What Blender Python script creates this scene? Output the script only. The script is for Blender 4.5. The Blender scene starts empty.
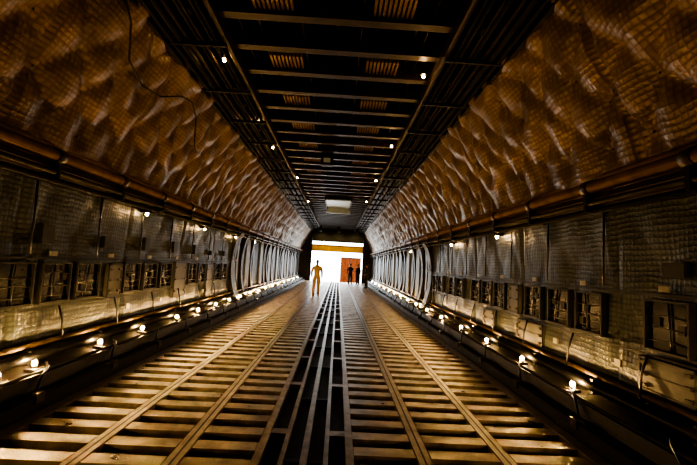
import bpy, bmesh, math, random
from mathutils import Vector, Matrix, noise
random.seed(7)
C = bpy.context.scene.collection

# ---------------------------------------------------------------- materials
def mat(name, col, rough=0.5, metal=0.0, var=0.25, nscale=6.0, bump=0.0, bscale=40.0, emis=None, estr=0.0, spec=0.5):
    m = bpy.data.materials.new(name); m.use_nodes = True
    nt = m.node_tree; b = nt.nodes["Principled BSDF"]
    b.inputs["Roughness"].default_value = rough
    b.inputs["Metallic"].default_value = metal
    b.inputs["Specular IOR Level"].default_value = spec
    if emis:
        b.inputs["Base Color"].default_value = (*col, 1)
        b.inputs["Emission Color"].default_value = (*emis, 1)
        b.inputs["Emission Strength"].default_value = estr
        return m
    tc = nt.nodes.new("ShaderNodeTexCoord")
    n = nt.nodes.new("ShaderNodeTexNoise"); n.inputs["Scale"].default_value = nscale; n.inputs["Detail"].default_value = 6
    nt.links.new(tc.outputs["Object"], n.inputs["Vector"])
    r = nt.nodes.new("ShaderNodeValToRGB")
    r.color_ramp.elements[0].position = 0.3; r.color_ramp.elements[1].position = 0.7
    r.color_ramp.elements[0].color = (*[c*(1-var) for c in col], 1)
    r.color_ramp.elements[1].color = (*[min(1, c*(1+var)) for c in col], 1)
    nt.links.new(n.outputs["Fac"], r.inputs["Fac"]); nt.links.new(r.outputs["Color"], b.inputs["Base Color"])
    mr = nt.nodes.new("ShaderNodeMapRange")
    mr.inputs["To Min"].default_value = max(0, rough-0.12); mr.inputs["To Max"].default_value = min(1, rough+0.12)
    nt.links.new(n.outputs["Fac"], mr.inputs["Value"]); nt.links.new(mr.outputs["Result"], b.inputs["Roughness"])
    if bump > 0:
        n2 = nt.nodes.new("ShaderNodeTexNoise"); n2.inputs["Scale"].default_value = bscale
        nt.links.new(tc.outputs["Object"], n2.inputs["Vector"])
        bp = nt.nodes.new("ShaderNodeBump"); bp.inputs["Strength"].default_value = bump; bp.inputs["Distance"].default_value = 0.02
        nt.links.new(n2.outputs["Fac"], bp.inputs["Height"]); nt.links.new(bp.outputs["Normal"], b.inputs["Normal"])
    return m

def quilt_mat(name, col, rough, cell, stitch=0.35, metal=0.0, bdist=0.007, wr=1.2):
    """padded insulation blanket: fine stitched grid + blotchy tint, driven by UV in metres"""
    m = bpy.data.materials.new(name); m.use_nodes = True
    nt = m.node_tree; b = nt.nodes["Principled BSDF"]; L = nt.links.new
    uv = nt.nodes.new("ShaderNodeUVMap"); uv.uv_map = "UVMap"
    nw = nt.nodes.new("ShaderNodeTexNoise"); nw.inputs["Scale"].default_value = 2.5; L(uv.outputs["UV"], nw.inputs["Vector"])
    vm = nt.nodes.new("ShaderNodeVectorMath"); vm.operation = 'SCALE'; vm.inputs["Scale"].default_value = 0.08; L(nw.outputs["Color"], vm.inputs[0])
    va = nt.nodes.new("ShaderNodeVectorMath"); va.operation = 'ADD'; L(vm.outputs[0], va.inputs[0]); L(uv.outputs["UV"], va.inputs[1])
    sep = nt.nodes.new("ShaderNodeSeparateXYZ"); L(va.outputs[0], sep.inputs[0])
    def tri(out):
        a = nt.nodes.new("ShaderNodeMath"); a.operation = 'MULTIPLY'; a.inputs[1].default_value = math.pi/cell; L(out, a.inputs[0])
        s = nt.nodes.new("ShaderNodeMath"); s.operation = 'SINE'; L(a.outputs[0], s.inputs[0])
        c = nt.nodes.new("ShaderNodeMath"); c.operation = 'ABSOLUTE'; L(s.outputs[0], c.inputs[0])
        p = nt.nodes.new("ShaderNodeMath"); p.operation = 'POWER'; p.inputs[1].default_value = 0.6; L(c.outputs[0], p.inputs[0])
        return p.outputs[0]
    mul = nt.nodes.new("ShaderNodeMath"); mul.operation = 'MULTIPLY'
    L(tri(sep.outputs[0]), mul.inputs[0]); L(tri(sep.outputs[1]), mul.inputs[1])
    n = nt.nodes.new("ShaderNodeTexNoise"); n.inputs["Scale"].default_value = 1.7; n.inputs["Detail"].default_value = 8
    L(uv.outputs["UV"], n.inputs["Vector"])
    r = nt.nodes.new("ShaderNodeValToRGB")
    r.color_ramp.elements[0].position = 0.3; r.color_ramp.elements[1].position = 0.7
    r.color_ramp.elements[0].color = (*[c*0.6 for c in col], 1); r.color_ramp.elements[1].color = (*[c*1.2 for c in col], 1)
    L(n.outputs["Fac"], r.inputs["Fac"])
    mx = nt.nodes.new("ShaderNodeMix"); mx.data_type = 'RGBA'; mx.blend_type = 'MULTIPLY'; mx.inputs[0].default_value = stitch
    L(r.outputs["Color"], mx.inputs[6]); L(mul.outputs[0], mx.inputs[7]); L(mx.outputs[2], b.inputs["Base Color"])
    n2 = nt.nodes.new("ShaderNodeTexNoise"); n2.inputs["Scale"].default_value = 6; n2.inputs["Detail"].default_value = 4; n2.inputs["Distortion"].default_value = 0.4
    L(uv.outputs["UV"], n2.inputs["Vector"])
    ad = nt.nodes.new("ShaderNodeMath"); ad.operation = 'MULTIPLY_ADD'; ad.inputs[1].default_value = wr
    L(n2.outputs["Fac"], ad.inputs[0]); L(mul.outputs[0], ad.inputs[2])
    bp = nt.nodes.new("ShaderNodeBump"); bp.inputs["Strength"].default_value = 0.8; bp.inputs["Distance"].default_value = bdist
    L(ad.outputs[0], bp.inputs["Height"]); L(bp.outputs["Normal"], b.inputs["Normal"])
    b.inputs["Roughness"].default_value = rough; b.inputs["Metallic"].default_value = metal
    return m

M_quiltU = quilt_mat("tan_vinyl_quilt", (0.31, 0.205, 0.125), 0.31, 0.065, 0.4, 0.15, 0.005, 2.5)
M_quiltL = quilt_mat("greygreen_quilt", (0.075, 0.086, 0.070), 0.40, 0.06, 0.5, 0.0, 0.005, 2.5)
M_slat = mat("worn_aluminium_slat", (0.40, 0.335, 0.25), 0.32, 0.55, 0.45, 5, 0.3, 60)
M_rail = mat("floor_rail_metal", (0.38, 0.33, 0.26), 0.34, 0.45, 0.3, 8, 0.2, 60)
M_pit = mat("floor_dark_tray", (0.009, 0.008, 0.007), 0.6, 0.0, 0.4, 10, 0.2, 30)
M_dark = mat("dark_painted_metal", (0.012, 0.010, 0.008), 0.45, 0.2, 0.4, 6, 0.2, 30)
M_black = mat("black_rubber", (0.006, 0.006, 0.006), 0.4, 0.0, 0.3, 9)
M_beam = mat("brown_primer_beam", (0.062, 0.043, 0.028), 0.42, 0.2, 0.35, 5, 0.2, 30)
M_pipe = mat("bronze_duct", (0.26, 0.155, 0.085), 0.38, 0.1, 0.35, 5, 0.2, 30)
M_pipeg = mat("grey_pipe", (0.09, 0.08, 0.065), 0.35, 0.3, 0.3, 5)
M_frame = mat("panel_frame_grey", (0.035, 0.034, 0.028), 0.45, 0.1, 0.3, 6)
M_panel = mat("grey_access_panel", (0.12, 0.12, 0.10), 0.45, 0.1, 0.25, 5, 0.1, 20)
M_glass = mat("dark_recess_pane", (0.003, 0.003, 0.003), 0.22, 0.0, 0.3, 6, spec=0.3)
M_rib = mat("pale_rib_paint", (0.14, 0.14, 0.125), 0.45, 0.1, 0.4, 4, 0.1, 20)
M_label = mat("placard_white", (0.35, 0.34, 0.28), 0.5, 0.0, 0.2, 8)
M_vent = mat("amber_vent_slats", (0.32, 0.20, 0.09), 0.4, 0.2, 0.25, 8)
M_pale = mat("pale_blue_hatch", (0.50, 0.62, 0.72), 0.35, 0.0, 0.15, 4)
M_yel = mat("safety_yellow", (0.80, 0.50, 0.008), 0.6, 0.0, 0.12, 4, spec=0.2)
M_org = mat("oxide_orange_paint", (0.085, 0.020, 0.006), 0.9, 0.0, 0.3, 4, spec=0.05)
M_conc = mat("concrete_apron", (0.55, 0.54, 0.52), 0.8, 0.0, 0.12, 0.6)
M_bulb = mat("warm_bulb", (1, .6, .2), emis=(1.0, 0.60, 0.24), estr=1400)
M_bulbS = mat("warm_bulb_small", (1, .6, .2), emis=(1.0, 0.62, 0.28), estr=220)

# ---------------------------------------------------------------- builder
class B:
    def __init__(s, *mats): s.bm = bmesh.new(); s.mats = list(mats)
    def box(s, x0, x1, y0, y1, z0, z1, m=0):
        if x0 > x1: x0, x1 = x1, x0
        v = [s.bm.verts.new(p) for p in ((x0,y0,z0),(x1,y0,z0),(x1,y1,z0),(x0,y1,z0),(x0,y0,z1),(x1,y0,z1),(x1,y1,z1),(x0,y1,z1))]
        for f in ((3,2,1,0),(4,5,6,7),(0,1,5,4),(1,2,6,5),(2,3,7,6),(3,0,4,7)):
            s.bm.faces.new([v[i] for i in f]).material_index = m
    def tube(s, pts, r, m=0, n=10, cap=True):
        pts = [Vector(p) for p in pts]; rings = []
        rr = r if isinstance(r, (list, tuple)) else [r]*len(pts)
        for i, p in enumerate(pts):
            t = (pts[min(i+1, len(pts)-1)] - pts[max(i-1, 0)]).normalized()
            a = Vector((0,0,1)) if abs(t.z) < 0.9 else Vector((1,0,0))
            u = t.cross(a).normalized(); w = t.cross(u)
            rings.append([s.bm.verts.new(p + rr[i]*(math.cos(2*math.pi*k/n)*u + math.sin(2*math.pi*k/n)*w)) for k in range(n)])
        for a, b in zip(rings, rings[1:]):
            for k in range(n):
                f = s.bm.faces.new((a[k], a[(k+1)%n], b[(k+1)%n], b[k])); f.material_index = m; f.smooth = True
        if cap:
            s.bm.faces.new(rings[0]).material_index = m; s.bm.faces.new(list(reversed(rings[-1]))).material_index = m
    def ball(s, c, r, m=0, sc=(1,1,1), sub=2):
        k = bmesh.ops.create_icosphere(s.bm, subdivisions=sub, radius=r, matrix=Matrix.Translation(c) @ Matrix.Diagonal((*sc, 1)))
        for v in k['verts']:
            for f in v.link_faces: f.material_index = m; f.smooth = True
    def prism(s, poly, y0, y1, m=0):   # poly in xz
        a = [s.bm.verts.new((x, y0, z)) for x, z in poly]; b = [s.bm.verts.new((x, y1, z)) for x, z in poly]
        n = len(poly)
        s.bm.faces.new(a).material_index = m; s.bm.faces.new(list(reversed(b))).material_index = m
        for k in range(n): s.bm.faces.new((a[k], b[k], b[(k+1)%n], a[(k+1)%n])).material_index = m
    def done(s, name, parent=None, loc=None):
        bmesh.ops.recalc_face_normals(s.bm, faces=s.bm.faces)
        me = bpy.data.meshes.new(name); s.bm.to_mesh(me); s.bm.free()
        for m in s.mats: me.materials.append(m)
        o = bpy.data.objects.new(name, me); C.objects.link(o)
        if parent: o.parent = parent
        if loc: o.location = loc
        return o

Y0, Y1 = -3.0, 38.0
# ---------------------------------------------------------------- floor
b = B(M_pit, M_slat, M_rail, M_dark)
b.box(-3.75, 3.75, Y0, Y1, -0.3, -0.055, 0)
strips = [(0.0,0.03),(0.19,0.022),(0.40,0.035),(1.065,0.06),(1.83,0.06),(2.73,0.07)]
for s in (-1, 1):
    for x, w in strips:
        if x == 0 and s < 0: continue
        b.box(s*x-w, s*x+w, Y0, Y1, -0.06, 0.018, 2)
    for x in (1.065, 1.83):
        b.box(s*x-0.008, s*x+0.008, Y0, Y1, 0.0, 0.0195, 3)
    for xa, xb in ((0.44,0.995),(1.135,1.76),(1.90,2.655)):
        y = Y0+0.1
        while y < Y1-0.3:
            b.box(s*xa, s*xb, y, y+0.165, -0.055, 0.015, 1)
            if y < 22:
                b.tube([(s*(xa+0.03), y+0.245, -0.035), (s*(xb-0.03), y+0.245, -0.035)], 0.018, 3, 8)
            y += 0.33
    y = Y0+0.2
    while y < Y1-0.3:
        b.box(s*0.03, s*0.17, y, y+0.06, -0.055, -0.02, 3)
        b.box(s*0.21, s*0.37, y+0.5, y+0.62, -0.055, 0.008, 2); y += 1.6
b.done("floor")

# side curbs -------------------------------------------------------
for s, nm in ((-1, "left"), (1, "right")):
    b = B(M_dark, M_pipeg, M_black, M_beam)
    b.prism([(s*2.82,-0.04),(s*2.82,0.16),(s*2.87,0.16),(s*2.87,0.08),(s*2.98,0.08),(s*3.02,0.30),(s*3.48,0.34),(s*3.48,-0.04)], Y0, Y1, 0)
    b.tube([(s*2.93, Y0, 0.13),(s*2.93, Y1, 0.13)], 0.035, 2)
    b.tube([(s*3.04, Y0, 0.325),(s*3.04, Y1, 0.325)], 0.018, 2)
    b.tube([(s*3.32, Y0, 0.42),(s*3.32, Y1, 0.42)], 0.06, 2)
    b.tube([(s*3.40, Y0, 0.53),(s*3.40, Y1, 0.53)], 0.035, 3)
    y = Y0+0.3
    while y < Y1-0.3:
        b.box(s*2.80, s*2.90, y, y+0.12, 0.10, 0.20, 1)
        b.box(s*3.30, s*3.42, y+0.5, y+0.55, 0.33, 0.50, 2)
        b.tube([(s*2.90,y+0.1,0.12),(s*2.96,y+0.25,0.26),(s*3.03,y+0.45,0.36),(s*3.15,y+0.6,0.36)], 0.015, 2, 6)
        y += 1.4
    b.done("baseboard_"+nm)

# ---------------------------------------------------------------- quilted walls
def fast(i, k, pu, pv, seed):
    jy = noise.noise(Vector((i*3.1, k*7.7, seed)))*0.20; jt = noise.noise(Vector((i*5.3, k*2.9, seed+9)))*0.14
    return ((i + 0.5*(k % 2))*pu + jy*pu, k*pv + jt*pv)
def quilt(name, prof, s, y0, y1, step, mat_, pu, pv, amp, fold, seed):
    pts = [Vector((p[0], p[1])) for p in prof]
    segs = [(pts[i+1]-pts[i]).length for i in range(len(pts)-1)]; T = sum(segs)
    def at(t):
        for i, L in enumerate(segs):
            if t <= L or i == len(segs)-1: return pts[i] + (pts[i+1]-pts[i])*min(1, t/L), (pts[i+1]-pts[i]).normalized()
            t -= L
    def segd(py, pt, a, c):
        vy, vt = c[0]-a[0], c[1]-a[1]; l2 = vy*vy+vt*vt
        u = max(0, min(1, ((py-a[0])*vy+(pt-a[1])*vt)/l2))
        return math.hypot(py-a[0]-u*vy, pt-a[1]-u*vt)
    ys = []; y = y0
    while y < y1: ys.append(y); y += step if y < 13 else step*2
    ys.append(y1)
    nv = max(2, int(T/step)); bm = bmesh.new(); uvl = bm.loops.layers.uv.new("UVMap"); grid = []; uvd = {}
    for y in ys:
        row = []
        for j in range(nv+1):
            t = T*j/nv; p, d = at(t); nrm = Vector((-d.y, d.x))
            if nrm.x > 0: nrm = -nrm
            k0 = int(math.floor(t/pv)); pd = 9; cd = 9
            for kk in (k0-1, k0, k0+1):
                io = int(math.floor(y/pu - 0.5*(kk % 2)))
                for ii in (io-1, io, io+1, io+2):
                    a = fast(ii, kk, pu, pv, seed)
                    pd = min(pd, math.hypot(y-a[0], t-a[1]))
                    sh = 0 if kk % 2 == 0 else 1
                    for i2 in (ii-1+sh, ii+sh):
                        if (ii*7+kk*3+i2) % 7 == 0: continue
                        cd = min(cd, segd(y, t, a, fast(i2, kk+1, pu, pv, seed)))
            h = amp*0.6*(1-math.exp(-(cd/(0.16*pu))**1.2)) + amp*0.6*min(1, pd/(0.45*pu))**0.7
            h += fold*1.2*(noise.noise(Vector((y*1.1, t*1.3, seed)))) + fold*0.5*noise.noise(Vector((y*4.5+t, t*4.2, seed)))
            pm = (y+0.17) % (pu*3)
            if pm < step*0.9: h = -0.01
            v = bm.verts.new((s*(p.x+nrm.x*h), y, p.y+nrm.y*h)); row.append(v); uvd[v] = (y, t)
        grid.append(row)
    for i in range(len(grid)-1):
        for j in range(nv):
            f = bm.faces.new((grid[i][j], grid[i+1][j], grid[i+1][j+1], grid[i][j+1])); f.smooth = True
            for l in f.loops: l[uvl].uv = uvd[l.vert]
    me = bpy.data.meshes.new(name); bm.to_mesh(me); bm.free(); me.materials.append(mat_)
    o = bpy.data.objects.new(name, me); C.objects.link(o); return o

UP = [(3.50,2.75),(3.34,3.2),(3.06,3.85),(2.77,4.4),(2.42,5.0)]
LO = [(3.50,0.34),(3.54,1.2),(3.52,2.0),(3.48,2.62)]
PU, PV = 0.70, 0.48
W = {}
for s, nm in ((-1,"left"),(1,"right")):
    W[s] = quilt("wall_"+nm, LO, s, Y0, 15.0, 0.06, M_quiltL, 0.80, 0.70, 0.024, 0.014, 3.3*s)
    q = quilt("insulation_blanket", UP, s, Y0, Y1, 0.042, M_quiltU, PU, PV, 0.10, 0.05, 11.3*s); q.parent = W[s]
    b = B(M_dark); b.box(s*3.66, s*3.8, Y0, Y1, -0.3, 5.6); b.done("outer_shell", W[s])
    b = B(M_black)
    P = [Vector(p) for p in UP]
    def upat(t):
        for i in range(len(P)-1):
            L = (P[i+1]-P[i]).length
            if t <= L: return P[i]+(P[i+1]-P[i])*t/L
            t -= L
        return P[-1]
    for i in range(0, 28):
        for k in range(1, 6):
            fy, ft = fast(i, k, PU, PV, 11.3*s)
            p = upat(ft); b.ball((s*(p.x-0.02), fy, p.y-0.008), 0.016, 0, (0.6,1,1), 1)
    b.done("fasteners", W[s])
    b = B(M_frame, M_pipeg, M_label, M_black)
    r = random.Random(21+s)
    for y in [2.2+i*1.31 for i in range(10)]:
        b.tube([(s*3.44,y,2.5),(s*3.45,y+0.02,2.1),(s*3.45,y+0.02,1.62)], 0.012, 3, 6)
        if r.random() < 0.6: b.box(s*3.42, s*3.49, y+0.15, y+0.15+r.uniform(0.12,0.25), 1.75, 1.75+r.uniform(0.12,0.25), 0)
        b.box(s*3.435, s*3.46, y+0.35, y+0.47, 1.60, 1.66, 2)
        if r.random() < 0.5: b.box(s*3.435, s*3.46, y-0.3, y-0.2, 0.72, 0.80, 2)
        b.tube([(s*3.43,y+0.6,0.95),(s*3.40,y+0.65,0.75),(s*3.36,y+0.62,0.5)], 0.012, 3, 6)
    b.box(s*3.455, s*3.47, Y0, 13.8, 1.56, 1.585, 0); b.box(s*3.455, s*3.47, Y0, 13.8, 0.93, 0.955, 0)
    b.done("wall_fittings", W[s])

# ledge with ducts/pipes -------------------------------------------
for s, nm in ((-1,"left"),(1,"right")):
    b = B(M_beam, M_pipe, M_dark, M_pipeg)
    b.prism([(s*3.55,2.58),(s*3.30,2.60),(s*3.26,2.66),(s*3.28,2.72),(s*3.55,2.82)], Y0, Y1, 0)
    b.tube([(s*3.24,Y0,2.80),(s*3.24,Y1,2.80)], 0.075, 1, 14)
    b.tube([(s*3.36,Y0,2.93),(s*3.36,Y1,2.93)], 0.05, 1, 12)
    b.tube([(s*3.22,Y0,2.60),(s*3.22,Y1,2.60)], 0.028, 3, 8)
    b.tube([(s*3.30,Y0,2.52),(s*3.30,Y1,2.52)], 0.04, 2, 8)
    y = Y0+0.5
    while y < Y1-0.5:
        b.tube([(s*3.24,y,2.80),(s*3.24,y+0.12,2.80)], 0.092, 0, 14)
        b.box(s*3.18, s*3.46, y+0.02, y+0.07, 2.50, 2.70, 2)
        y += 1.45
    b.done("trim_"+nm, W[s])

# ---------------------------------------------------------------- ceiling
b = B(M_dark)
b.box(-3.8, 3.8, Y0, Y1, 5.5, 5.65)
CE = b.done("ceiling")
b = B(M_beam, M_dark)
y = Y0+0.2; k = 0
while y < Y1-0.2:
    b.box(-2.45, 2.45, y-0.015, y+0.015, 5.0, 5.5, 0)
    b.box(-2.45, 2.45, y-0.075, y+0.075, 4.97, 5.0, 0)
    for x in (-1.15, 0.0, 1.15):
        b.box(x-0.02, x+0.02, y, y+0.8, 5.15, 5.5, 1)
    for x in (-1.4, -0.5, 0.35, 1.3):
        b.tube([(x, y, 5.08), (x, y+0.8, 5.08)], 0.015, 1, 6, False)
    y += 0.8; k += 1
b.done("cross_beams", CE)
for s, nm in ((-1,"left"),(1,"right")):
    b = B(M_beam, M_pipe, M_dark, M_pipeg, M_black)
    for x, z, r, m in ((1.66,4.93,0.05,0),(1.78,4.90,0.03,4),(1.87,4.95,0.045,4),(1.98,4.88,0.022,0),(2.06,4.93,0.05,4),(2.18,4.86,0.03,0),(2.27,4.82,0.05,4),(2.38,4.78,0.035,4),(2.33,4.93,0.06,2)):
        b.tube([(s*x,Y0,z),(s*x,Y1,z)], r, m, 10)
    b.box(s*1.58, s*1.62, Y0, Y1, 4.82, 5.02, 0)
    b.box(s*2.44, s*2.52, Y0, Y1, 4.72, 5.05, 2)
    y = Y0+0.6
    while y < Y1-0.4:
        b.box(s*1.60, s*2.46, y, y+0.05, 4.74+0.0, 4.80, 2)
        y += 1.6
    b.done("cable_tray", CE)
for i in range(11):
    y = 3.0 + i*1.6
    b = B(M_vent, M_dark)
    for x in (-0.85, 0.75):
        b.box(x-0.27, x+0.27, y+0.12, y+0.68, 5.10, 5.14, 1)
        for q in range(9):
            xx = x-0.25+q*0.0625
            b.box(xx-0.018, xx+0.018, y+0.14, y+0.66, 5.05, 5.10, 0)
    b.done("ceiling_vent_grille", CE)
b = B(M_pale, M_frame)
b.prism([(-0.55,4.80),(0.65,4.80),(0.65,4.86),(-0.55,4.86)], 19.5, 22.5, 0)
b.box(-0.62, -0.55, 19.4, 22.6, 4.78, 4.97, 1); b.box(0.65, 0.72, 19.4, 22.6, 4.78, 4.97, 1)
b.box(-0.62, 0.72, 22.5, 22.6, 4.55, 4.97, 0)
b.done("ceiling_hatch", CE)
b = B(M_pale, M_dark)
b.box(-0.45, -0.15, 11.6, 11.66, 4.62, 4.84, 1); b.box(-0.48, -0.12, 11.66, 11.9, 4.60, 4.97, 1)
b.box(-0.40, -0.20, 11.59, 11.60, 4.66, 4.80, 0)
b.done("ceiling_speaker_box", CE)

# ---------------------------------------------------------------- rib section (15 m ->)
for s, nm in ((-1,"left"),(1,"right")):
    b = B(M_panel, M_dark, M_quiltL)
    b.box(s*3.52, s*3.66, 15.0, Y1, 0.3, 2.75, 1)
    b.done("forward_panel", W[s])
    b = B(M_rib, M_dark, M_panel)
    def rib(y, w, dep, m, back=3.56):
        n = 14; pr = []
        for k in range(n+1):
            t = k/n; z = 0.34+t*2.25
            pr.append((3.46-dep+dep*math.sin(math.pi*t)**0.6, z))
        poly = [(s*x, z) for x, z in pr] + [(s*back, 2.59), (s*back, 0.34)]
        b.prism(poly, y, y+w, m)
    rib(13.9, 0.5, 0.28, 1); rib(14.6, 0.22, 0.08, 0); rib(15.3, 0.3, 0.22, 1)
    y = 16.0; k = 0; rnd = random.Random(3+s)
    while y < 37:
        rib(y, 0.7, 0.03, 0 if s < 0 or k % 2 else 2)
        rib(y+0.9, 0.25, 0.18, 1); rib(y+1.35, 0.12, 0.03, 0 if rnd.random() < 0.5 else 2)
        if k % 2: rib(y+1.75, 0.3, 0.22, 1)
        y += 2.3+0.6*rnd.random(); k += 1
    b.done("rib_frames", W[s])

# ---------------------------------------------------------------- stowage recesses, panels
def recess(s, y, w=0.55, z0=1.0, z1=1.52):
    b = B(M_frame, M_glass, M_pipeg, M_dark)
    x0, x1 = s*3.43, s*3.50; t = 0.022
    b.box(x0, x1, y-w/2, y+w/2, z0, z0+t, 0); b.box(x0, x1, y-w/2, y+w/2, z1-t, z1, 0)
    b.box(x0, x1, y-w/2, y-w/2+t, z0+t, z1-t, 0); b.box(x0, x1, y+w/2-t, y+w/2, z0+t, z1-t, 0)
    b.box(s*3.475, s*3.50, y-w/2+t, y+w/2-t, z0+t, z1-t, 1)
    r = random.Random(int(y*100)+s)
    for q in range(3):
        zz = z0+0.10+q*0.13+r.uniform(-0.02,0.02)
        b.tube([(s*3.455, y-w/2+t, zz),(s*3.455, y, zz+r.uniform(-0.03,0.03)),(s*3.455, y+w/2-t, zz)], 0.006, 2, 6)
    for q in range(2):
        yy = y+r.uniform(-0.18,0.18); zz = r.uniform(z0+0.1, z1-0.2)
        b.box(s*3.455, s*3.475, yy-0.04, yy+0.04, zz, zz+0.09, 0)
    b.tube([(s*3.458, y+r.uniform(-.1,.1), z0+t),(s*3.458, y+r.uniform(-.1,.1), z1-t)], 0.009, 3, 6)
    for cy in (y-w/2+0.03, y+w/2-0.03):
        for cz in (z0+0.02, z1-0.02): b.ball((s*3.428, cy, cz), 0.008, 2, sub=1)
    b.done("stowage_recess")
for y in (3.3, 4.67, 5.33, 6.0, 7.25, 7.95, 8.65, 10.2, 10.9, 12.3, 13.0): recess(-1, y)
for y in (3.9, 5.12, 5.83, 6.6, 7.98, 8.65, 9.35, 10.6, 11.3, 12.6, 13.3): recess(1, y)
def panel(s, y0, y1, z0, z1):
    b = B(M_panel, M_frame, M_pipeg)
    b.box(s*3.44, s*3.50, y0, y1, z0, z1, 0)
    for a in (y0, y1-0.025): b.box(s*3.43, s*3.445, a, a+0.025, z0, z1, 1)
    for a in (z0, z1-0.025): b.box(s*3.43, s*3.445, y0, y1, a, a+0.025, 1)
    for i in range(3):
        zz = z0+(z1-z0)*(i+0.5)/3
        b.box(s*3.415, s*3.44, y0+0.05, y0+0.12, zz-0.015, zz+0.015, 2); b.box(s*3.415, s*3.44, y1-0.12, y1-0.05, zz-0.015, zz+0.015, 2)
    b.box(s*3.435, s*3.442, y0+0.03, y1-0.03, (z0+z1)/2-0.006, (z0+z1)/2+0.006, 1)
    b.done("access_panel")
for a in ((1,3.55,4.25,0.58,0.92),(1,6.25,7.15,0.58,0.92),(1,8.2,8.8,0.58,0.92),(-1,9.1,9.8,0.75,1.55),(-1,6.5,6.9,0.97,1.5),(1,7.1,7.55,1.0,1.5),(-1,11.3,11.9,0.6,1.5)):
    panel(*a)

# ---------------------------------------------------------------- lamps
def lamp_row(name, s, ys):
    b = B(M_dark, M_bulb, M_pipeg)
    for i, y in enumerate(ys):
        b.box(s*3.09, s*3.21, y-0.07, y+0.07, 0.30, 0.345, 0)
        b.tube([(s*3.15,y,0.34),(s*3.15,y,0.375)], 0.028, 2, 10)
        b.ball((s*3.15, y, 0.40), 0.028, 1)
        for d in (-0.045, 0.045):
            b.tube([(s*3.15,y+d,0.34),(s*3.15,y+d*0.9,0.42),(s*3.15,y+d*0.3,0.45)], 0.003, 0, 5)
    b.done(name)
lamp_row("floor_edge_lamp_row", -1, [1.6,2.95,4.2,4.7,5.95,7.2,8.7,10,11.4,12.8,14.2,15.8,17.4,19,21,23,25.5,28,31,34])
lamp_row("floor_edge_lamp_row", 1, [1.2,2.6,4.95,6.3,7.8,9.4,11.2,13,14.8,16.6,18.4,20.5,22.5,25,28,31,34])
for s in (-1, 1):
    b = B(M_dark, M_bulbS)
    for y in ([7.4,10.6,13.8,17] if s < 0 else [7.95,11.2,14.4,17.6]):
        b.box(s*3.30, s*3.46, y-0.06, y+0.06, 2.44, 2.50, 0)
        b.ball((s*3.36, y, 2.415), 0.028, 1)
    b.done("wall_lamp_row")
b = B(M_dark, M_bulbS)
for x, y in ((-1.8,6.2),(1.42,6.3),(-1.8,9.0),(1.42,10.2),(-1.8,11.0),(1.42,14.5),(-1.5,14.8),(1.42,19.5),(-1.5,20.5)):
    b.tube([(x,y,4.97),(x,y,4.86)], 0.05, 0, 10); b.ball((x,y,4.83), 0.024, 1)
b.done("ceiling_lamps", CE)

# ---------------------------------------------------------------- hanging cable on left blanket
def ux(z):
    for (xa,za),(xb,zb) in zip(UP, UP[1:]):
        if za <= z <= zb: return xa+(xb-xa)*(z-za)/(zb-za)
    return UP[-1][0]
cv = [(4.3,4.7),(4.76,4.51),(5.1,4.2),(5.6,4.08),(6.1,4.13),(6.6,4.36),(7.0,4.41),(7.4,4.3),(7.7,4.1),(8.0,3.9),(8.5,3.85)]
b = B(M_black); b.tube([(-(ux(z)-0.20), y, z) for y, z in cv], 0.014, 0, 8); b.done("hanging_cable")

# ---------------------------------------------------------------- ends
b = B(M_dark)
b.box(-3.8, 3.8, Y0-0.15, Y0, -0.3, 5.65); b.done("wall_back")
b = B(M_panel, M_dark)
b.box(-3.8, -2.35, Y1, Y1+0.15, -0.3, 5.65, 1); b.box(2.5, 3.8, Y1, Y1+0.15, -0.3, 5.65, 1); b.box(-2.35, 2.5, Y1, Y1+0.15, 3.75, 5.65, 1)
b.box(-2.45,-2.33, Y1-0.2, Y1, 0, 4.1, 1); b.box(2.48,2.6, Y1-0.2, Y1, 0, 4.1, 1)
b.done("wall_front")
b = B(M_yel, M_dark)
b.box(-2.35, 2.5, 37.4, 37.44, 2.85, 3.40, 0); b.box(-2.35, 2.5, 37.25, 37.6, 2.81, 2.86, 0); b.box(-2.35, 2.5, 37.25, 37.6, 3.39, 3.44, 0)
for i in range(9):
    x = -2.2+i*0.56; b.box(x, x+0.04, 37.3, 37.55, 2.86, 3.39, 0)
b.box(-2.45,-2.3,37.2,37.65,2.6,4.1,1); b.box(2.45,2.6,37.2,37.65,2.6,4.1,1)
b.done("yellow_crossbeam")
b = B(M_dark, M_bulbS)
for x in (-1.5, 0.1, 1.7):
    b.box(x-0.15, x+0.15, 35.0, 35.25, 4.5, 4.97, 0)
b.done("crossbeam_fill_housing", CE)  # made-up housings for the added fill spots
for x in (-1.5, 0.1, 1.7):
    l = bpy.data.lights.new("crossbeam_fill", 'SPOT'); l.energy = 90; l.color = (1,0.75,0.35); l.spot_size = math.radians(75); l.spot_blend = 0.6; l.shadow_soft_size = 0.08  # added fill spots that brighten the inner face of the yellow crossbeam
    lo = bpy.data.objects.new("crossbeam_fill", l); C.objects.link(lo); lo.location = (x, 35.3, 4.65); lo.parent = CE
    lo.rotation_euler = Vector((0, 2.1, -1.5)).to_track_quat('-Z', 'Y').to_euler()
b = B(M_conc); b.box(-150,150,44,400,-2.3,-2.0); b.done("ground")
b = B(M_rail, M_dark)
vs = [b.bm.verts.new(p) for p in ((-2.7,Y1+0.17,-0.02),(2.7,Y1+0.17,-0.02),(2.7,44.2,-1.98),(-2.7,44.2,-1.98))]
b.bm.faces.new(vs)
for i in range(14):
    t = i/14; y = Y1+0.3+t*5.7; z = -0.02-1.96*(y-Y1-0.15)/6.05
    b.box(-2.5, 2.5, y, y+0.06, z-0.02, z+0.03, 1)
b.done("loading_ramp")
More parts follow.
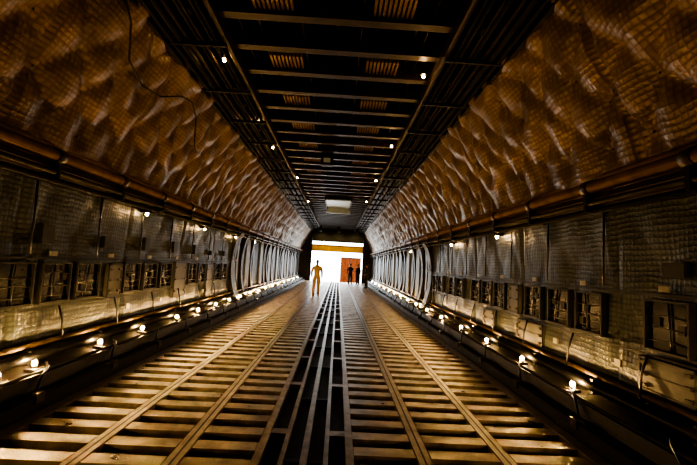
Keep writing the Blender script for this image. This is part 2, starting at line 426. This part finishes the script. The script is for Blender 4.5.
# lorry parked beyond the ramp, rear doors towards the hold
b = B(M_org, M_black, M_glass, M_pipeg, M_label)
X, Yt = 0.55, 50.0
b.box(X, X+2.5, Yt, Yt+6, -1.2, 2.55, 0)
for i in range(9): b.box(X+0.08+i*0.28, X+0.18+i*0.28, Yt-0.05, Yt, -1.1, 2.45, 0)
b.box(X+1.22, X+1.27, Yt-0.08, Yt, -1.1, 2.45, 1)
for xx in (X+0.5, X+2.0): b.tube([(xx,Yt-0.08,-1.0),(xx,Yt-0.08,2.4)], 0.02, 0, 8)
b.box(X-0.03, X+2.53, Yt-0.1, Yt+0.02, 2.48, 2.60, 1)
b.box(X+0.1, X+2.4, Yt+6.2, Yt+8.0, -1.3, 1.2, 0); b.box(X+0.2, X+2.3, Yt+7.98, Yt+8.02, 0.0, 1.0, 2)
b.box(X+0.3, X+2.2, Yt-0.1, Yt+8, -1.5, -1.2, 1)
for xx in (X+0.15, X+2.05):
    for yy in (Yt+1.0, Yt+2.2, Yt+6.9):
        b.tube([(xx,yy,-1.5),(xx+0.3,yy,-1.5)], 0.5, 1, 18)
b.done("cargo_truck")

# ---------------------------------------------------------------- people
def skin_mesh(verts, edges, radii, root, sub=2):
    me = bpy.data.meshes.new("tmp"); me.from_pydata(verts, edges, [])
    o = bpy.data.objects.new("tmp", me); C.objects.link(o)
    m = o.modifiers.new("Skin", 'SKIN'); m.use_smooth_shade = True; m.branch_smoothing = 0.6
    for i, r in enumerate(radii):
        sv = me.skin_vertices[0].data[i]; sv.radius = r if isinstance(r, tuple) else (r, r); sv.use_root = (i == root)
    ss = o.modifiers.new("Sub", 'SUBSURF'); ss.levels = sub; ss.render_levels = sub
    dg = bpy.context.evaluated_depsgraph_get(); dg.update()
    em = bpy.data.meshes.new_from_object(o.evaluated_get(dg))
    bpy.data.objects.remove(o, do_unlink=True)
    return em

def person(name, loc, rotz, J, cols, scale=1.0):
    skin = mat(name+"_skin", (0.40,0.22,0.14), 0.5); top = mat(name+"_shirt", cols[0], 0.8, bump=0.4, bscale=25); bot = mat(name+"_trousers", cols[1], 0.8, bump=0.4, bscale=25)
    boot = mat(name+"_boots", cols[2], 0.6); hair = mat(name+"_hair", (0.03,0.02,0.012), 0.7)
    mats = [skin, top, bot, boot, hair]
    names = list(J["pts"].keys()); idx = {n: i for i, n in enumerate(names)}
    V = [J["pts"][n][0] for n in names]
    thick = lambda r: (r[0]*1.25, r[1]*1.25) if isinstance(r, tuple) else r*1.25
    R = [thick(J["pts"][n][1]) for n in names]
    E = [("pelvis","waist"),("waist","chest"),("chest","collar"),("collar","neck"),("neck","skull")]
    for s in "LR":
        E += [("collar","sho"+s),("sho"+s,"uarm"+s),("uarm"+s,"elb"+s),("elb"+s,"farm"+s),("farm"+s,"wri"+s),
              ("pelvis","hip"+s),("hip"+s,"thi"+s),("thi"+s,"kne"+s),("kne"+s,"cal"+s),("cal"+s,"ank"+s),("ank"+s,"ball"+s),("ball"+s,"toe"+s)]
    E = [(idx[a], idx[c]) for a, c in E]
    bm = bmesh.new()
    me = skin_mesh(V, E, R, idx["pelvis"])
    bm.from_mesh(me)
    wr = [Vector(J["pts"]["wri"+s][0]) for s in "LR"]
    for f in bm.faces:
        c = f.calc_center_median(); f.smooth = True
        if c.z > 1.49: f.material_index = 0
        elif min((c-w).length for w in wr) < 0.05: f.material_index = 0
        elif c.z < 0.16 : f.material_index = 3
        elif c.z < 0.97 and abs(c.x) < 0.21: f.material_index = 2
        else: f.material_index = 1
    for s, sg in (("L",-1),("R",1)):
        w = Vector(J["pts"]["wri"+s][0]); el = Vector(J["pts"]["elb"+s][0]); d = (w-el).normalized()
        side = Vector((0,-1,0)); side = (side - d*side.dot(d)).normalized(); inn = d.cross(side)*sg
        if inn.x*sg > 0: inn = -inn
        hv = [w, w+d*0.05, w+d*0.085]; he = [(0,1),(1,2)]; hr = [(0.024,0.032),(0.018,0.038),(0.016,0.036)]
        for k, (off, ln) in enumerate(((0.027,0.068),(0.009,0.078),(-0.009,0.072),(-0.026,0.055))):
            b0 = len(hv); a = w+d*0.088+side*off
            hv += [a, a+d*ln*0.5+inn*0.006, a+d*ln*0.85+inn*0.022, a+d*ln+inn*0.036]; hr += [0.010,0.0095,0.0085,0.0075]
            he += [(2,b0),(b0,b0+1),(b0+1,b0+2),(b0+2,b0+3)]
        b0 = len(hv); a = w+d*0.03+side*0.028
        hv += [a, a+side*0.022+d*0.025+inn*0.01, a+side*0.028+d*0.052+inn*0.02]; hr += [0.013,0.011,0.009]
        he += [(1,b0),(b0,b0+1),(b0+1,b0+2)]
        hm = skin_mesh([tuple(v) for v in hv], he, hr, 0, 1)
        n0 = len(bm.faces); bm.from_mesh(hm); bm.faces.ensure_lookup_table()
        for f in bm.faces[n0:]: f.material_index = 0; f.smooth = True
    hc = Vector(J["pts"]["skull"][0])
    n0 = len(bm.faces)
    r = bmesh.ops.create_uvsphere(bm, u_segments=28, v_segments=20, radius=1.0)
    for v in r['verts']:
        x, y, z = v.co
        w_ = 0.080*(1-0.22*max(0,-z)); dd = 0.100; hh = 0.120
        px, py, pz = x*w_, y*dd, z*hh
        if y < 0 and z < -0.2: py *= 1.0-0.10*abs(x)
        if y < 0:
            py -= math.exp(-(x/0.16)**2)*math.exp(-((z+0.12)/0.20)**2)*0.024
            py += math.exp(-((abs(x)-0.36)/0.15)**2)*math.exp(-((z-0.05)/0.10)**2)*0.010
            py -= math.exp(-(x/0.28)**2)*math.exp(-((z+0.48)/0.06)**2)*0.006
            py -= math.exp(-(x/0.3)**2)*math.exp(-((z+0.85)/0.15)**2)*0.010
        v.co = Vector((px, py, pz)) + hc
    bm.faces.ensure_lookup_table()
    for f in bm.faces[n0:]:
        c = f.calc_center_median()-hc; f.smooth = True
        f.material_index = 4 if (c.z > 0.055 or (c.y > 0.0 and c.z > -0.05)) else 0
    for sg in (-1,1):
        for cpos, rad, sc, mi in (((sg*0.082,0.008,-0.005),0.03,(0.35,0.7,1.0),0),((sg*0.028,-0.086,0.007),0.011,(1,0.6,0.7),4)):
            n0 = len(bm.faces)
            bmesh.ops.create_icosphere(bm, subdivisions=2, radius=rad, matrix=Matrix.Translation(hc+Vector(cpos)) @ Matrix.Diagonal((*sc,1)))
            bm.faces.ensure_lookup_table()
            for f in bm.faces[n0:]: f.material_index = mi; f.smooth = True
    if J.get("cap"):
        n0 = len(bm.faces)
        bmesh.ops.create_uvsphere(bm, u_segments=20, v_segments=10, radius=1, matrix=Matrix.Translation(hc+Vector((0,0.008,0.055))) @ Matrix.Diagonal((0.088,0.105,0.075,1)))
        bmesh.ops.create_cone(bm, cap_ends=True, segments=20, radius1=0.075, radius2=0.07, depth=0.01, matrix=Matrix.Translation(hc+Vector((0,-0.09,0.062))))
        bm.faces.ensure_lookup_table()
        for f in bm.faces[n0:]: f.material_index = 1; f.smooth = True
    zmin = min(v.co.z for v in bm.verts)
    for v in bm.verts: v.co.z -= zmin
    o_me = bpy.data.meshes.new(name); bm.to_mesh(o_me); bm.free()
    for m in mats: o_me.materials.append(m)
    o = bpy.data.objects.new(name, o_me); C.objects.link(o)
    o.location = loc; o.rotation_euler = (0,0,rotz); o.scale = (scale,)*3
    return o

def pose(armL, armR, legL, legR, lean=0.0, cap=False):
    P = {"pelvis":((0,0,0.96),(0.15,0.115)),"waist":((0,0,1.10),(0.138,0.105)),"chest":((0,lean*0.6,1.28),(0.165,0.12)),
         "collar":((0,lean,1.42),(0.12,0.08)),"neck":((0,lean,1.52),0.048),"skull":((0,lean*1.2-0.01,1.65),0.045)}
    for s, sg, A, Lg in (("L",-1,armL,legL),("R",1,armR,legR)):
        sh = Vector((sg*0.185, lean, 1.40)); el = Vector((sg*A[0][0], A[0][1], A[0][2])); wr = Vector((sg*A[1][0], A[1][1], A[1][2]))
        P["sho"+s] = (tuple(sh), 0.068); P["uarm"+s] = (tuple(sh.lerp(el,0.5)), 0.056); P["elb"+s] = (tuple(el), 0.046)
        P["farm"+s] = (tuple(el.lerp(wr,0.4)), 0.045); P["wri"+s] = (tuple(wr), 0.026)
        hp = Vector((sg*0.095,0,0.90)); kn = Vector((sg*Lg[0][0],Lg[0][1],Lg[0][2])); an = Vector((sg*Lg[1][0],Lg[1][1],Lg[1][2]))
        P["hip"+s] = (tuple(hp), 0.10); P["thi"+s] = (tuple(hp.lerp(kn,0.45)), 0.085); P["kne"+s] = (tuple(kn), 0.064)
        P["cal"+s] = (tuple(kn.lerp(an,0.35)), 0.062); P["ank"+s] = (tuple(an), 0.048)
        P["ball"+s] = (tuple(an+Vector((sg*0.01,-0.10,-0.045))), 0.042); P["toe"+s] = (tuple(an+Vector((sg*0.015,-0.18,-0.05))), 0.03)
    return {"pts": P, "cap": cap}
stride = pose(((0.25,0.06,1.13),(0.23,-0.06,0.89)), ((0.25,0.05,1.13),(0.24,-0.10,0.90)), ((0.12,-0.12,0.50),(0.12,-0.16,0.09)), ((0.11,0.0,0.50),(0.12,0.20,0.10)), -0.02)
stand = pose(((0.26,0.03,1.13),(0.25,-0.06,0.89)), ((0.27,0.05,1.14),(0.20,-0.16,1.03)), ((0.11,-0.02,0.50),(0.12,0.03,0.09)), ((0.12,-0.02,0.50),(0.15,0.03,0.09)), 0.0, True)
stand2 = pose(((0.30,0.06,1.16),(0.17,-0.12,1.02)), ((0.25,0.03,1.13),(0.24,-0.05,0.89)), ((0.12,-0.02,0.50),(0.14,0.03,0.09)), ((0.11,-0.03,0.50),(0.12,0.03,0.09)), 0.0)
person("man_walking", (-0.84, 20.4, 0.016), 0.1, stride, ((0.85,0.60,0.38),(0.75,0.52,0.33),(0.3,0.18,0.09)), 1.05)
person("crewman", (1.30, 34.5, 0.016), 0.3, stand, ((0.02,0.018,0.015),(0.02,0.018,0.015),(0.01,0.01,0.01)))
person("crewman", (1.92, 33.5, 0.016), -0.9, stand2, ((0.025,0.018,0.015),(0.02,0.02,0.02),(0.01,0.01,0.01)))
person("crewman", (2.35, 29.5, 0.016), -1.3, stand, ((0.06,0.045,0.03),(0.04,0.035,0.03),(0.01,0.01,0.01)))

# ---------------------------------------------------------------- daylight
w = bpy.data.worlds.new("World"); bpy.context.scene.world = w; w.use_nodes = True
nt = w.node_tree; bg = nt.nodes["Background"]
bg.inputs["Color"].default_value = (0.86, 0.94, 1.0, 1); bg.inputs["Strength"].default_value = 10.0
sun = bpy.data.lights.new("sun", 'SUN'); sun.energy = 8; sun.angle = 0.02; so = bpy.data.objects.new("sun", sun); C.objects.link(so)
so.rotation_euler = (math.radians(-40), math.radians(15), 0)
try:
    bpy.context.scene.view_settings.look = 'AgX - High Contrast'
except Exception as ex: print(ex)

# ---------------------------------------------------------------- camera
f = 400.0
cam = bpy.data.cameras.new("camera"); co = bpy.data.objects.new("camera", cam); C.objects.link(co)
cam.sensor_width = 36; cam.lens = f/697*36; cam.clip_end = 1000
th = math.radians(3.3)
Yc = Vector((-10.5,-31.5,-f)).normalized(); Zc = Vector((math.sin(th), math.cos(th), 0)); Zc = (Zc - Yc*Zc.dot(Yc)).normalized(); Xc = Yc.cross(Zc)
Rm = Matrix((Xc, Yc, Zc))
co.matrix_world = Matrix.Translation((0.2, 0, 1.7)) @ Rm.to_4x4()
bpy.context.scene.camera = co
